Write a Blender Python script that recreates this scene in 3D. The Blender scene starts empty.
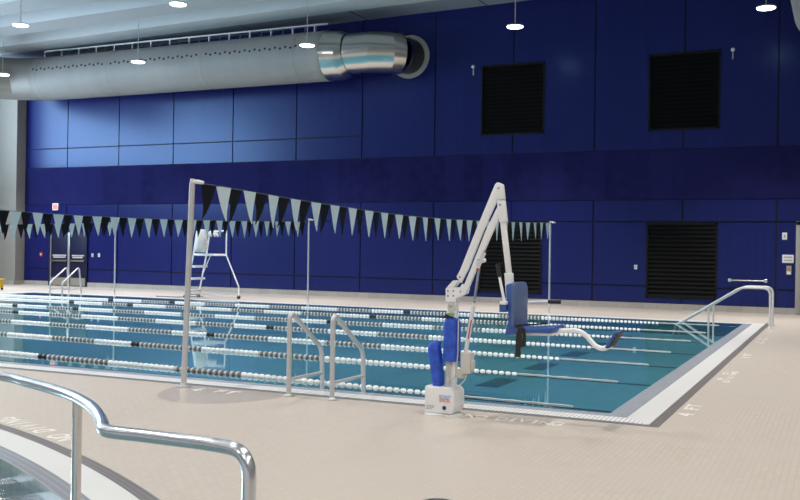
import bpy, bmesh, math, random
from mathutils import Vector, Matrix
random.seed(7)
S = bpy.context.scene
COL = S.collection
R = math.radians

# ------------------------------------------------------------------ materials
def mat(name, color, rough=0.5, metal=0.0, spec=0.5, emit=None, estr=0.0, coat=0.0):
    m = bpy.data.materials.new(name); m.use_nodes = True
    b = m.node_tree.nodes['Principled BSDF']
    b.inputs['Base Color'].default_value = (*color, 1)
    b.inputs['Roughness'].default_value = rough
    b.inputs['Metallic'].default_value = metal
    b.inputs['Specular IOR Level'].default_value = spec
    b.inputs['Coat Weight'].default_value = coat
    if emit:
        b.inputs['Emission Color'].default_value = (*emit, 1)
        b.inputs['Emission Strength'].default_value = estr
    return m
def nodes(m): return m.node_tree.nodes, m.node_tree.links, m.node_tree.nodes['Principled BSDF']
def pos(N, L):
    g = N.new('ShaderNodeNewGeometry'); return g.outputs['Position']
def mixcol(N, L, fac, a, b):
    x = N.new('ShaderNodeMix'); x.data_type = 'RGBA'
    if isinstance(fac, float): x.inputs[0].default_value = fac
    else: L.new(fac, x.inputs[0])
    for k, v in ((6, a), (7, b)):
        if isinstance(v, tuple): x.inputs[k].default_value = (*v, 1)
        else: L.new(v, x.inputs[k])
    return x.outputs[2]
def noise(N, L, vec, scale, detail=2.0, rough=0.5):
    n = N.new('ShaderNodeTexNoise'); n.inputs['Scale'].default_value = scale
    n.inputs['Detail'].default_value = detail; n.inputs['Roughness'].default_value = rough
    L.new(vec, n.inputs['Vector']); return n.outputs['Fac']
def ramp(N, L, fac, p0, p1, c0=(0,0,0), c1=(1,1,1)):
    r = N.new('ShaderNodeValToRGB'); r.color_ramp.elements[0].position = p0; r.color_ramp.elements[1].position = p1
    r.color_ramp.elements[0].color = (*c0, 1); r.color_ramp.elements[1].color = (*c1, 1)
    L.new(fac, r.inputs[0]); return r.outputs[0]
def mapping(N, L, vec, scale=(1,1,1), rot=(0,0,0)):
    mp = N.new('ShaderNodeMapping'); mp.inputs['Scale'].default_value = scale; mp.inputs['Rotation'].default_value = rot
    L.new(vec, mp.inputs['Vector']); return mp.outputs['Vector']
def bump(N, L, b, h, strength, dist=0.01):
    bp = N.new('ShaderNodeBump'); bp.inputs['Strength'].default_value = strength; bp.inputs['Distance'].default_value = dist
    L.new(h, bp.inputs['Height']); L.new(bp.outputs[0], b.inputs['Normal'])

M = {}
def tile_mat(name, c1, c2, mortar, bw, bh, ms, rough, rot=0.0, patch=0.0):
    m = mat(name, c1, rough); N, L, b = nodes(m)
    p = pos(N, L)
    br = N.new('ShaderNodeTexBrick'); br.offset = 0.5
    br.inputs['Color1'].default_value = (*c1, 1); br.inputs['Color2'].default_value = (*c2, 1)
    br.inputs['Mortar'].default_value = (*mortar, 1); br.inputs['Scale'].default_value = 1
    br.inputs['Mortar Size'].default_value = ms; br.inputs['Mortar Smooth'].default_value = 0.3
    br.inputs['Brick Width'].default_value = bw; br.inputs['Row Height'].default_value = bh
    L.new(mapping(N, L, p, rot=(0, 0, rot)), br.inputs['Vector'])
    c = br.outputs['Color']
    if patch:
        n = noise(N, L, p, 0.55, 3)
        f = ramp(N, L, n, 0.35, 0.75)
        c = mixcol(N, L, f, c, (c1[0]*(1-patch), c1[1]*(1-patch), c1[2]*(1-patch)))
    L.new(c, b.inputs['Base Color'])
    return m
M['deck'] = tile_mat('deck_tile', (.60,.525,.455), (.56,.485,.42), (.47,.405,.35), .1, .05, .0035, .42, R(90), .05)
N, L, b = nodes(M['deck']); p = pos(N, L)
v = N.new('ShaderNodeVectorMath'); v.operation = 'SUBTRACT'; v.inputs[1].default_value = (-6.35, 9.25, 0); L.new(p, v.inputs[0])
v2 = N.new('ShaderNodeVectorMath'); v2.operation = 'MULTIPLY'; v2.inputs[1].default_value = (1/.8, 1/1.12, 0); L.new(v.outputs[0], v2.inputs[0])
ln = N.new('ShaderNodeVectorMath'); ln.operation = 'LENGTH'; L.new(v2.outputs[0], ln.inputs[0])
wet = ramp(N, L, ln.outputs['Value'], .94, 1.0, (1,1,1), (0,0,0))
src = b.inputs['Base Color'].links[0].from_socket
dk = N.new('ShaderNodeMix'); dk.data_type = 'RGBA'; dk.blend_type = 'MULTIPLY'; L.new(wet, dk.inputs[0]); L.new(src, dk.inputs[6]); dk.inputs[7].default_value = (.972, .967, .962, 1)
L.new(dk.outputs[2], b.inputs['Base Color'])
L.new(ramp(N, L, ln.outputs['Value'], .94, 1.0, (.25,.25,.25), (.42,.42,.42)), b.inputs['Roughness'])
M['dark_tile'] = tile_mat('dark_band_tile', (.19,.165,.16), (.16,.14,.135), (.33,.30,.28), .15, .037, .004, .35, R(90))
M['dark_tile_x'] = tile_mat('dark_band_tile_x', (.19,.165,.16), (.16,.14,.135), (.33,.30,.28), .15, .037, .004, .35)
M['grey_tile'] = tile_mat('grey_edge_tile', (.46,.48,.53), (.42,.44,.49), (.56,.58,.62), .15, .05, .004, .2, R(90))
M['grey_tile_x'] = tile_mat('grey_edge_tile_x', (.50,.54,.60), (.46,.50,.56), (.6,.63,.67), .15, .05, .004, .12)
M['base_tile'] = tile_mat('base_tile', (.42,.39,.36), (.36,.335,.31), (.28,.26,.24), .4, .4, .006, .5)
M['pool_floor'] = tile_mat('pool_floor_tile', (.13,.335,.40), (.12,.315,.38), (.10,.28,.345), .3, .3, .01, .5)
M['pool_mark'] = mat('pool_mark_tile', (.03,.10,.14), .5)
M['spa_floor'] = tile_mat('spa_floor_tile', (.29,.35,.355), (.26,.325,.33), (.23,.29,.295), .1, .1, .006, .5)

def grate_mat(name, axis):
    m = mat(name, (.78,.77,.75), .4); N, L, b = nodes(m)
    sp = N.new('ShaderNodeSeparateXYZ'); L.new(pos(N, L), sp.inputs[0])
    s = N.new('ShaderNodeMath'); s.operation = 'MULTIPLY'; s.inputs[1].default_value = 2*math.pi/.045
    L.new(sp.outputs[axis], s.inputs[0])
    q = N.new('ShaderNodeMath'); q.operation = 'SINE'; L.new(s.outputs[0], q.inputs[0])
    f = ramp(N, L, q.outputs[0], .55, .85)
    L.new(mixcol(N, L, f, (.82,.81,.79), (.36,.36,.37)), b.inputs['Base Color'])
    bump(N, L, b, q.outputs[0], .25, .004)
    return m
M['grate_x'] = grate_mat('gutter_grate_slats_across_x', 0)
M['grate'] = mat('gutter_grate_white', (.70,.69,.67), .45)

m = mat('blue_wall_panel', (.012,.014,.12), .28, spec=.5); N, L, b = nodes(m)
p = pos(N, L); st = noise(N, L, mapping(N, L, p, scale=(9,9,.35)), 1.0, 3)
L.new(mixcol(N, L, ramp(N, L, st, .3, .7), (.0100,.0108,.098), (.0115,.0124,.110)), b.inputs['Base Color'])
L.new(ramp(N, L, st, .2, .8, (.24,.24,.24), (.27,.27,.27)), b.inputs['Roughness'])
b.inputs['Specular Tint'].default_value = (.37, .61, 1.0, 1)
M['blue'] = m
m = mat('navy_felt_band', (.012,.016,.11), .95, spec=.03); N, L, b = nodes(m)
p = pos(N, L)
sx = N.new('ShaderNodeSeparateXYZ'); L.new(p, sx.inputs[0])
dv = N.new('ShaderNodeMath'); dv.operation = 'MULTIPLY'; dv.inputs[1].default_value = 1/.66; L.new(sx.outputs[0], dv.inputs[0])
fl = N.new('ShaderNodeMath'); fl.operation = 'FLOOR'; L.new(dv.outputs[0], fl.inputs[0])
wn = N.new('ShaderNodeTexWhiteNoise'); wn.noise_dimensions = '1D'; L.new(fl.outputs[0], wn.inputs['W'])
c = mixcol(N, L, wn.outputs['Value'], (.0110,.0118,.062), (.0175,.0185,.100))
n2 = noise(N, L, p, 3.0, 4)
L.new(mixcol(N, L, ramp(N, L, n2, .3, .75), c, (.018,.019,.098)), b.inputs['Base Color'])
M['felt'] = m
M['seam'] = mat('wall_seam_dark', (.003,.004,.022), .7)
M['door_blue'] = mat('door_navy_paint', (.009,.010,.042), .45, spec=.25)
M['black_louvre'] = mat('louvre_black', (.003,.003,.0035), .6, spec=.15)
M['black_slat'] = mat('louvre_slat_black', (.006,.006,.0065), .5, spec=.2)
m = mat('cream_block_wall', (.48,.45,.40), .75); N, L, b = nodes(m)
n1 = noise(N, L, pos(N, L), 4.0, 4); L.new(mixcol(N, L, n1, (.29,.275,.25), (.33,.31,.28)), b.inputs['Base Color'])
M['cream'] = m
m = mat('roof_deck_paint', (.52,.56,.59), .6); M['ceiling'] = m
M['soffit'] = mat('soffit_shaded_grey', (.24,.27,.32), .6)  # shade under the roof edge is put into this dark colour
m = mat('fabric_duct_grey', (.37,.37,.365), .6); N, L, b = nodes(m)
n1 = noise(N, L, mapping(N, L, pos(N, L), scale=(2.2,.4,.4)), 1.0, 3)
L.new(mixcol(N, L, n1, (.27,.27,.265), (.33,.33,.325)), b.inputs['Base Color'])
M['duct'] = m
M['duct_steel'] = mat('bright_steel_duct', (.62,.61,.58), .22, 1.0)
M['duct_dull'] = mat('dull_duct', (.30,.29,.275), .55, .3)
M['duct_dark'] = mat('dark_collar', (.03,.03,.035), .5)
M['black_hole'] = mat('perforation_black', (.01,.01,.01), .8)
M['steel'] = mat('brushed_steel', (.66,.66,.66), .24, 1.0)
M['steel_grey'] = mat('satin_steel', (.60,.60,.605), .38, .5)
M['steps_steel'] = mat('matt_steel', (.62,.62,.62), .5, .15)
M['chrome'] = mat('polished_steel', (.66,.69,.74), .23, 1.0)
M['alu'] = mat('aluminium', (.62,.62,.62), .38, .85)
M['white_plastic'] = mat('white_plastic', (.80,.80,.80), .35)
M['white_paint'] = mat('white_powder_coat', (.88,.88,.89), .28)
M['offwhite'] = mat('offwhite_plastic', (.62,.60,.56), .4)
M['white_cloth'] = mat('white_cloth', (.72,.72,.72), .9)
m = mat('blue_vinyl_cover', (.02,.085,.56), .5); N, L, b = nodes(m)
n1 = noise(N, L, pos(N, L), 14.0, 3); bump(N, L, b, n1, .6, .03)
L.new(mixcol(N, L, ramp(N, L, n1, .35, .7), (.018,.07,.48), (.03,.11,.64)), b.inputs['Base Color'])
M['cover'] = m
M['seat_blue'] = mat('blue_seat_plastic', (.035,.10,.34), .45)
M['seat_light'] = mat('blue_seat_cushion', (.085,.145,.30), .5)
M['black'] = mat('black_rubber', (.012,.012,.013), .5)
M['strap'] = mat('black_webbing', (.022,.020,.018), .8)
M['rod'] = mat('actuator_rod', (.45,.45,.46), .25, .9)
M['red'] = mat('red_print', (.50,.035,.03), .5)
M['red_mark'] = mat('red_logo', (.70,.09,.06), .5)
M['blue_mark'] = mat('blue_logo', (.18,.38,.78), .5)
M['navy_mark'] = mat('navy_knob', (.02,.03,.14), .4)
M['green'] = mat('green_print', (.22,.50,.16), .5)
M['grey_print'] = mat('grey_print', (.45,.45,.44), .6)
M['float_white'] = mat('float_white', (.88,.88,.87), .35)
M['float_grey'] = mat('float_silver', (.55,.54,.52), .35)
M['sleeve'] = mat('cable_sleeve', (.62,.62,.60), .5)
M['float_dark'] = mat('float_dark_web', (.17,.17,.165), .5)
M['float_black'] = mat('float_black', (.012,.012,.014), .4)
M['cable'] = mat('steel_cable', (.25,.25,.26), .4, .6)
M['flag_black'] = mat('pennant_black', (.006,.006,.009), .7, spec=.2)
M['flag_white'] = mat('pennant_white', (.56,.66,.70), .6)
M['rope'] = mat('pennant_rope', (.05,.05,.06), .7)
M['marking'] = mat('cream_marking_tile', (.86,.82,.76), .45)
M['lens'] = mat('lit_lens', (.9,.9,.9), .4, emit=(1,.98,.95), estr=9.0)
M['lamp_body'] = mat('lamp_body_white', (.5,.5,.5), .4)
M['exit_lit'] = mat('exit_sign_lit', (.8,.2,.18), .4, emit=(1,.16,.15), estr=.8)
M['brass'] = mat('satin_bronze', (.35,.30,.2), .35, .8)
M['kick'] = mat('kick_plate', (.36,.33,.28), .4, .5)
M['yellow'] = mat('yellow_plastic', (.70,.48,.04), .4)
M['amber'] = mat('beige_device', (.45,.32,.2), .4)
M['drain'] = mat('drain_plate', (.28,.28,.28), .4, .6)

# water: clear tinted sheet with a fresnel reflection
def water_mat(name, tint, scale, bstr, rough):
    m = bpy.data.materials.new(name); m.use_nodes = True
    N, L = m.node_tree.nodes, m.node_tree.links
    N.remove(N['Principled BSDF']); out = N['Material Output']
    tr = N.new('ShaderNodeBsdfTransparent'); tr.inputs[0].default_value = (*tint, 1)
    gl = N.new('ShaderNodeBsdfGlossy'); gl.inputs['Roughness'].default_value = rough; gl.inputs['Color'].default_value = (1, 1, 1, 1)
    fr = N.new('ShaderNodeFresnel'); fr.inputs[0].default_value = 1.33
    g = N.new('ShaderNodeNewGeometry')
    nz = noise(N, L, g.outputs['Position'], scale, 3)
    bp = N.new('ShaderNodeBump'); bp.inputs['Strength'].default_value = bstr; bp.inputs['Distance'].default_value = .02
    L.new(nz, bp.inputs['Height']); L.new(bp.outputs[0], gl.inputs['Normal']); L.new(bp.outputs[0], fr.inputs['Normal'])
    mx = N.new('ShaderNodeMixShader'); L.new(fr.outputs[0], mx.inputs[0]); L.new(tr.outputs[0], mx.inputs[1]); L.new(gl.outputs[0], mx.inputs[2])
    L.new(mx.outputs[0], out.inputs[0])
    return m
M['water'] = water_mat('pool_water', (.80,.94,.97), 2.2, .035, .03)
M['spa_water'] = water_mat('spa_water', (.85,.95,.95), 9.0, .12, .05)

# ------------------------------------------------------------------ mesh builder
class MB:
    def __init__(s): s.bm = bmesh.new()
    def box(s, x0, x1, y0, y1, z0, z1, bev=0.0):
        t = bmesh.new(); r = bmesh.ops.create_cube(t, size=1)
        bmesh.ops.scale(t, vec=(x1-x0, y1-y0, z1-z0), verts=t.verts)
        bmesh.ops.translate(t, vec=((x0+x1)/2, (y0+y1)/2, (z0+z1)/2), verts=t.verts)
        if bev: bmesh.ops.bevel(t, geom=list(t.edges), offset=bev, segments=2, affect='EDGES', profile=.5)
        s.merge(t); return s
    def merge(s, t):
        me = bpy.data.meshes.new('t'); t.to_mesh(me); t.free(); s.bm.from_mesh(me); bpy.data.meshes.remove(me)
    def xz(s, pts, y0, y1, bev=0.0):           # polygon in the XZ plane extruded along Y
        return s.prism([(x, y0, z) for x, z in pts], (0, y1-y0, 0), bev)
    def prism(s, pts, vec, bev=0.0):
        t = bmesh.new(); vs = [t.verts.new(p) for p in pts]; f = t.faces.new(vs)
        r = bmesh.ops.extrude_face_region(t, geom=[f])
        bmesh.ops.translate(t, vec=vec, verts=[v for v in r['geom'] if isinstance(v, bmesh.types.BMVert)])
        bmesh.ops.recalc_face_normals(t, faces=t.faces)
        if bev: bmesh.ops.bevel(t, geom=list(t.edges), offset=bev, segments=2, affect='EDGES', profile=.5)
        s.merge(t); return s
    def tube(s, pts, r, n=12, cap=True, t0=None, t1=None):
        pts = [Vector(p) for p in pts]; rings = []
        rr = r if isinstance(r, (list, tuple)) else [r]*len(pts)
        up = None
        for i, p in enumerate(pts):
            a = pts[max(i-1, 0)]; c = pts[min(i+1, len(pts)-1)]
            if i == 0: t = (c-p)
            elif i == len(pts)-1: t = (p-a)
            else: t = (p-a).normalized()+(c-p).normalized()
            if i == 0 and t0 is not None: t = Vector(t0)
            if i == len(pts)-1 and t1 is not None: t = Vector(t1)
            t.normalize()
            if up is None: up = Vector((0, 0, 1)) if abs(t.z) < .9 else Vector((1, 0, 0))
            u = (up - t*up.dot(t)).normalized(); up = u; w = t.cross(u)
            k = 1.0
            if 0 < i < len(pts)-1:
                d = (p-a).normalized().dot(t); k = 1/max(d, .6)
            rings.append([s.bm.verts.new(p+(u*math.cos(2*math.pi*j/n)+w*math.sin(2*math.pi*j/n))*rr[i]*(k if False else 1)) for j in range(n)])
        for A, B in zip(rings, rings[1:]):
            for j in range(n): s.bm.faces.new((A[j], A[(j+1) % n], B[(j+1) % n], B[j]))
        if cap:
            s.bm.faces.new(rings[0][::-1]); s.bm.faces.new(rings[-1])
        return s
    def lathe(s, prof, c=(0,0,0), axis=(0,0,1), n=24):   # prof: (radius, height) pairs
        q = Vector((0,0,1)).rotation_difference(Vector(axis)); rings = []
        for r, h in prof:
            if r < 1e-6: rings.append([s.bm.verts.new(Vector(c)+q @ Vector((0,0,h)))])
            else: rings.append([s.bm.verts.new(Vector(c)+q @ Vector((r*math.cos(2*math.pi*j/n), r*math.sin(2*math.pi*j/n), h))) for j in range(n)])
        for A, B in zip(rings, rings[1:]):
            if len(A) == 1 and len(B) == 1: continue
            for j in range(n):
                k = (j+1) % n
                if len(A) == 1: s.bm.faces.new((A[0], B[k], B[j]))
                elif len(B) == 1: s.bm.faces.new((A[j], A[k], B[0]))
                else: s.bm.faces.new((A[j], A[k], B[k], B[j]))
        return s
    def cyl(s, a, b, r, n=14): return s.tube([a, b], r, n)
    def quad(s, *pts): s.bm.faces.new([s.bm.verts.new(p) for p in pts]); return s
    def build(s, name, material, parent=None, smooth=35, bevel=0.0):
        me = bpy.data.meshes.new(name); bmesh.ops.recalc_face_normals(s.bm, faces=s.bm.faces)
        s.bm.to_mesh(me); s.bm.free()
        o = bpy.data.objects.new(name, me); COL.objects.link(o)
        for x in (material if isinstance(material, (list, tuple)) else [material]): me.materials.append(x)
        if smooth:
            me.polygons.foreach_set('use_smooth', [True]*len(me.polygons))
            me.set_sharp_from_angle(angle=R(smooth))
        if parent:
            me.transform(Matrix.Translation(-ORG.get(parent.name, Vector())))
            o.parent = parent; ORG[o.name] = ORG.get(parent.name, Vector())
        return o
ORG = {}
def bez(p0, p1, p2, n=8):
    p0, p1, p2 = Vector(p0), Vector(p1), Vector(p2)
    return [p0*(1-t)**2+p1*2*t*(1-t)+p2*t*t for t in [i/n for i in range(n+1)]]
def fillet(pts, r, n=7):          # polyline with rounded corners
    pts = [Vector(p) for p in pts]; out = [pts[0]]
    rs = r if isinstance(r, (list, tuple)) else [r]*(len(pts)-2)
    for i in range(1, len(pts)-1):
        a = (pts[i-1]-pts[i]); c = (pts[i+1]-pts[i]); rad = min(rs[i-1], a.length*.49, c.length*.49)
        out += bez(pts[i]+a.normalized()*rad, pts[i], pts[i]+c.normalized()*rad, n)
    return out+[pts[-1]]
def tag(o, label=None, cat=None, group=None, kind=None):
    if label: o['label'] = label
    if cat: o['category'] = cat
    if group: o['group'] = group
    if kind: o['kind'] = kind
    return o
def thing(name, loc, label, cat, group=None):
    o = bpy.data.objects.new(name, None); COL.objects.link(o); o.location = loc; o.empty_display_size = .1
    ORG[o.name] = Vector(loc)
    return tag(o, label, cat, group)
def struct(o, label=None): 
    o['kind'] = 'structure'
    if label: o['label'] = label
    return o
def text_obj(name, txt, size, material, mtx, thick=.0015, parent=None, spacing=1.0, bold=0.0):
    cu = bpy.data.curves.new('t', 'FONT'); cu.body = txt; cu.size = size; cu.extrude = thick; cu.align_x = 'CENTER'; cu.align_y = 'CENTER'; cu.offset = bold*size
    cu.space_line = .85; cu.space_character = spacing
    to = bpy.data.objects.new('t', cu); COL.objects.link(to)
    dg = bpy.context.evaluated_depsgraph_get(); dg.update()
    me = bpy.data.meshes.new_from_object(to.evaluated_get(dg)); me.name = name
    bpy.data.objects.remove(to); bpy.data.curves.remove(cu)
    me.transform(mtx); me.materials.clear(); me.materials.append(material)
    o = bpy.data.objects.new(name, me); COL.objects.link(o)
    if parent:
        me.transform(Matrix.Translation(-ORG[parent.name])); o.parent = parent; ORG[o.name] = ORG[parent.name]
    return o
def at(x, y, z): return Matrix.Translation((x, y, z))
def rz(a): return Matrix.Rotation(R(a), 4, 'Z')
STAND = Matrix.Rotation(R(90), 4, 'X')     # lettering upright, facing -Y
def scl(x, y, z=1): return Matrix.Diagonal((x, y, z, 1))

# ------------------------------------------------------------------ camera (from vanishing points)
cam = bpy.data.cameras.new('camera'); co = bpy.data.objects.new('camera', cam); COL.objects.link(co)
mr = ((.9067766, .0137806, -.4213861), (.4213408, .0061822, .9068813), (.0151024, -.9998859, -.0002004))
cm = Matrix([[r[0], -r[1], -r[2], t] for r, t in zip(mr, (0, 0, 1.65))]+[[0, 0, 0, 1]])
co.matrix_world = cm; cam.lens = 953.5*36/800; cam.sensor_width = 36; cam.clip_end = 200
S.camera = co
cam.dof.use_dof = True; cam.dof.focus_distance = 9.7; cam.dof.aperture_fstop = 5.6

# ------------------------------------------------------------------ setting
WY = 29.0
XL, XR = -32.0, 6.0
PX0, PX1, PY0, PY1 = -25.6, -1.565, 9.245, 24.76        # outer edge of the lap pool's dark band
SC, SR = Vector((-11.176, -6.264, 0)), 13.336           # small round pool: centre, outer radius
A0, A1 = 41.5, 118.0
def arc(r, a0, a1, n, z=0.0): return [(SC.x+r*math.cos(R(a0+(a1-a0)*i/n)), SC.y+r*math.sin(R(a0+(a1-a0)*i/n)), z) for i in range(n+1)]
SIN = 8.0
bm = bmesh.new()
def loop(pts):
    vs = [bm.verts.new(p) for p in pts]; return [bm.edges.new((vs[i], vs[(i+1) % len(vs)])) for i in range(len(vs))]
es = loop([(XL, -9, 0), (XR, -9, 0), (XR, WY, 0), (XL, WY, 0)])
es += loop([(PX0, PY0, 0), (PX1, PY0, 0), (PX1, PY1, 0), (PX0, PY1, 0)])
es += loop(arc(SR, A0, A1, 60)+arc(SIN, A1, A0, 40))
bmesh.ops.triangle_fill(bm, use_beauty=True, use_dissolve=False, edges=es)
mb = MB(); mb.bm.free(); mb.bm = bm
for f in bm.faces:
    if f.normal.z < 0: f.normal_flip()
me = bpy.data.meshes.new('floor'); bm.to_mesh(me); bm.free(); me.materials.append(M['deck'])
fo = bpy.data.objects.new('floor', me); COL.objects.link(fo); struct(fo, 'beige mosaic tiled pool deck')

# lap pool rim: dark band, white grate, grey edge tile
def ringpart(name, i0, i1, mx, my, z=0.0, label=None):
    a = (PX0+i0, PX1-i0, PY0+i0, PY1-i0); b_ = (PX0+i1, PX1-i1, PY0+i1, PY1-i1)
    m = MB()
    O = [(a[0], a[2], z), (a[1], a[2], z), (a[1], a[3], z), (a[0], a[3], z)]
    I = [(b_[0], b_[2], z), (b_[1], b_[2], z), (b_[1], b_[3], z), (b_[0], b_[3], z)]
    for k in range(4):
        m.quad(O[k], O[(k+1) % 4], I[(k+1) % 4], I[k])
    o = m.build(name, [mx, my], smooth=0)
    for k, pl in enumerate(o.data.polygons):
        pl.material_index = k % 2
    for pl in o.data.polygons: 
        if pl.normal.z < 0: pl.flip()
    return struct(o, label)
ringpart('trim_1', 0, .11, M['dark_tile_x'], M['dark_tile'], 0, 'dark brown tile band around the lap pool')
ringpart('trim_2', .11, .375, M['grate_x'], M['grate'], .004, 'white slatted gutter grate around the lap pool')
ringpart('trim_3', .375, .59, M['grey_tile_x'], M['grey_tile'], -.004, 'grey tiled edge of the lap pool')
WX0, WX1, WY0, WY1 = PX0+.59, PX1-.59, PY0+.66, PY1-.59
# basin (shallow as it looks from above the surface)
D = -.32
m = MB()
m.quad((WX0, WY0, D), (WX1, WY0, D), (WX1, WY1, D), (WX0, WY1, D))
for a, b_ in (((WX0, WY0), (WX1, WY0)), ((WX1, WY0), (WX1, WY1)), ((WX1, WY1), (WX0, WY1)), ((WX0, WY1), (WX0, WY0))):
    m.quad((*a, D), (*b_, D), (*b_, -.004), (*a, -.004))
struct(m.build('trim_4', M['pool_floor'], smooth=0), 'teal tiled basin of the lap pool')
m = MB()
for k, yc in enumerate((11.75, 13.6, 15.9, 18.2, 20.3, 22.3)):
    m.box(-4.85, -4.5, yc-.5, yc+.5, D, D+.004)
    pass
struct(m.build('trim_5', M['pool_mark'], smooth=0), 'dark lane markings on the lap pool floor')
m = MB(); m.quad((WX0, WY0-.02, -.002), (WX1, WY0-.02, -.002), (WX1, WY1, -.002), (WX0, WY1, -.002))
w = m.build('water', M['water'], smooth=0); w['label'] = 'calm blue green water filling the lap pool'; w['category'] = 'water'; w['kind'] = 'stuff'

# small curved pool
def band(name, r0, r1, mt, z, label, z2=None):
    m = MB(); A = arc(r0, A0, A1, 90, z); B = arc(r1, A0, A1, 90, z if z2 is None else z2)
    for i in range(90): m.quad(A[i], A[i+1], B[i+1], B[i])
    o = m.build(name, mt, smooth=0)
    for pl in o.data.polygons:
        if pl.normal.z < 0: pl.flip()
    return struct(o, label)
def ang_tile(name, c1, c2, step, thin):
    m = mat(name, c1, .35); N, L, b = nodes(m)
    p = pos(N, L); v = N.new('ShaderNodeVectorMath'); v.operation = 'SUBTRACT'; v.inputs[1].default_value = SC; L.new(p, v.inputs[0])
    ln = N.new('ShaderNodeVectorMath'); ln.operation = 'LENGTH'; L.new(v.outputs[0], ln.inputs[0])
    s = N.new('ShaderNodeMath'); s.operation = 'MULTIPLY'; s.inputs[1].default_value = 2*math.pi/step; L.new(ln.outputs['Value'], s.inputs[0])
    q = N.new('ShaderNodeMath'); q.operation = 'SINE'; L.new(s.outputs[0], q.inputs[0])
    L.new(mixcol(N, L, ramp(N, L, q.outputs[0], thin, .99), c1, c2), b.inputs['Base Color']); return m
band('trim_6', SR, SR-.12, ang_tile('round_dark_tile', (.18,.158,.155), (.30,.27,.26), .04, .7), 0, 'dark brown tile band around the small round pool')
band('trim_7', SR-.12, SR-.39, M['grate'], .004, 'white gutter grate around the small round pool')
band('trim_8', SR-.39, SR-.53, ang_tile('round_grey_tile', (.235,.24,.265), (.38,.38,.40), .05, .75), 0, 'grey tiled edge of the small round pool', -.012)
m = MB()
A = arc(SR-.53, A0, A1, 90, -.012); B = arc(SR-.53, A0, A1, 90, -.6); Ci = arc(SIN, A0, A1, 90, -.6); Di = arc(SIN, A0, A1, 90, 0)
for i in range(90):
    m.quad(A[i], A[i+1], B[i+1], B[i]); m.quad(B[i], B[i+1], Ci[i+1], Ci[i]); m.quad(Ci[i], Ci[i+1], Di[i+1], Di[i])
struct(m.build('trim_9', M['spa_floor'], smooth=0), 'pale tiled basin of the small round pool')
m = MB(); A = arc(SR-.53, A0, A1, 90, -.06); B = arc(SIN, A0, A1, 90, -.06)
for i in range(90): m.quad(A[i], A[i+1], B[i+1], B[i])
w = m.build('water', M['spa_water'], smooth=0); w['label'] = 'rippled pale green water in the small round pool'; w['category'] = 'water'; w['kind'] = 'stuff'

# far wall: dark backing, glossy blue panels, matt band
SX = [-30.45, -28.18, -25.56, -22.94, -20.25, -17.56, -14.95, -12.26, -9.57, -6.95, -4.30, -1.72, .93, 3.6, 6.0]
m = MB(); m.box(XL, XR, WY, WY+.2, 0, 10.2)
wall = struct(m.build('wall_far', M['seam'], smooth=0), 'dark blue panelled far wall')
LV = [(-10.65, -8.54, 5.36, 7.62), (-5.34, -3.29, 5.31, 7.60), (-5.335, -3.31, .33, 2.57), (-10.65, -8.56, .33, 2.57)]
def panels(m, zs, g=.022):
    for z0, z1 in zs:
        for x0, x1 in zip(SX, SX[1:]):
            rects = [(x0+g, x1-g, z0+g, z1-g)]
            for lx0, lx1, lz0, lz1 in LV:
                new = []
                for (a, b_, c, d) in rects:
                    if lx1 <= a or lx0 >= b_ or lz1 <= c or lz0 >= d: new.append((a, b_, c, d)); continue
                    if lx0 > a: new.append((a, lx0, c, d))
                    if lx1 < b_: new.append((lx1, b_, c, d))
                    xa, xb = max(a, lx0), min(b_, lx1)
                    if lz0 > c: new.append((xa, xb, c, lz0))
                    if lz1 < d: new.append((xa, xb, lz1, d))
                rects = new
            for a, b_, c, d in rects:
                if b_-a > .01 and d-c > .01: m.box(a, b_, WY-.04, WY+.01, c, d)
m = MB(); panels(m, [(.17, .68), (.68, 2.60), (2.60, 3.26)])
SXall = SX; SX = SXall[:7]; panels(m, [(4.73, 5.51), (5.51, 10.1)]); SX = SXall[6:]; panels(m, [(4.73, 10.1)]); SX = SXall
struct(m.build('wall_far_panel', M['blue'], wall, smooth=0))
m = MB(); m.box(-30.45, XR, WY-.035, WY+.01, 3.26, 4.73)
struct(m.build('wall_far_band', M['felt'], wall, smooth=0))
m = MB(); m.box(-30.43, -29.06, WY-.07, WY, 0, .175); m.box(-27.05, -1.2, WY-.07, WY, 0, .175)
struct(m.build('baseboard_far', M['base_tile'], smooth=0), 'grey tile base along the far wall')
# left side: pier and wall with a high window band
m = MB(); m.box(XL, -30.45, 28.5, WY, 0, 10)
struct(m.build('wall_pier', M['cream'], smooth=0), 'cream painted pier at the left end of the far wall')
m = MB(); m.box(XL, -30.435, 28.485, 28.52, 0, .17); m.box(-30.47, -30.43, 28.485, WY-.04, 0, .17)
struct(m.build('baseboard_left', M['base_tile'], smooth=0), 'grey tile base of the cream pier')
m = MB(); m.box(XL-.3, XL, -9, 9, 0, 10); m.box(XL-.3, XL, 9, 26.5, 0, 5.0); m.box(XL-.3, XL, 26.5, WY, 0, 10); m.box(XL-.3, XL, 9, 26.5, 9.0, 10)
struct(m.build('wall_left', M['cream'], smooth=0), 'cream left wall with a high band of windows')
m = MB(); m.box(XR, XR+.2, -9, WY, 0, 10.4); struct(m.build('wall_right', M['cream'], smooth=0), 'cream right wall')
m = MB(); m.box(XL, XR, -9.2, -9, 3.6, 10.4)  # added unseen wall: upper part blocks sky light, low openings let it in
for x in range(-32, 7, 4): m.box(x-.1, x+.1, -9.2, -9, 0, 3.6)
struct(m.build('wall_near', M['cream'], smooth=0), 'unseen wall behind the viewpoint, left open low down to shape the light')
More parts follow.
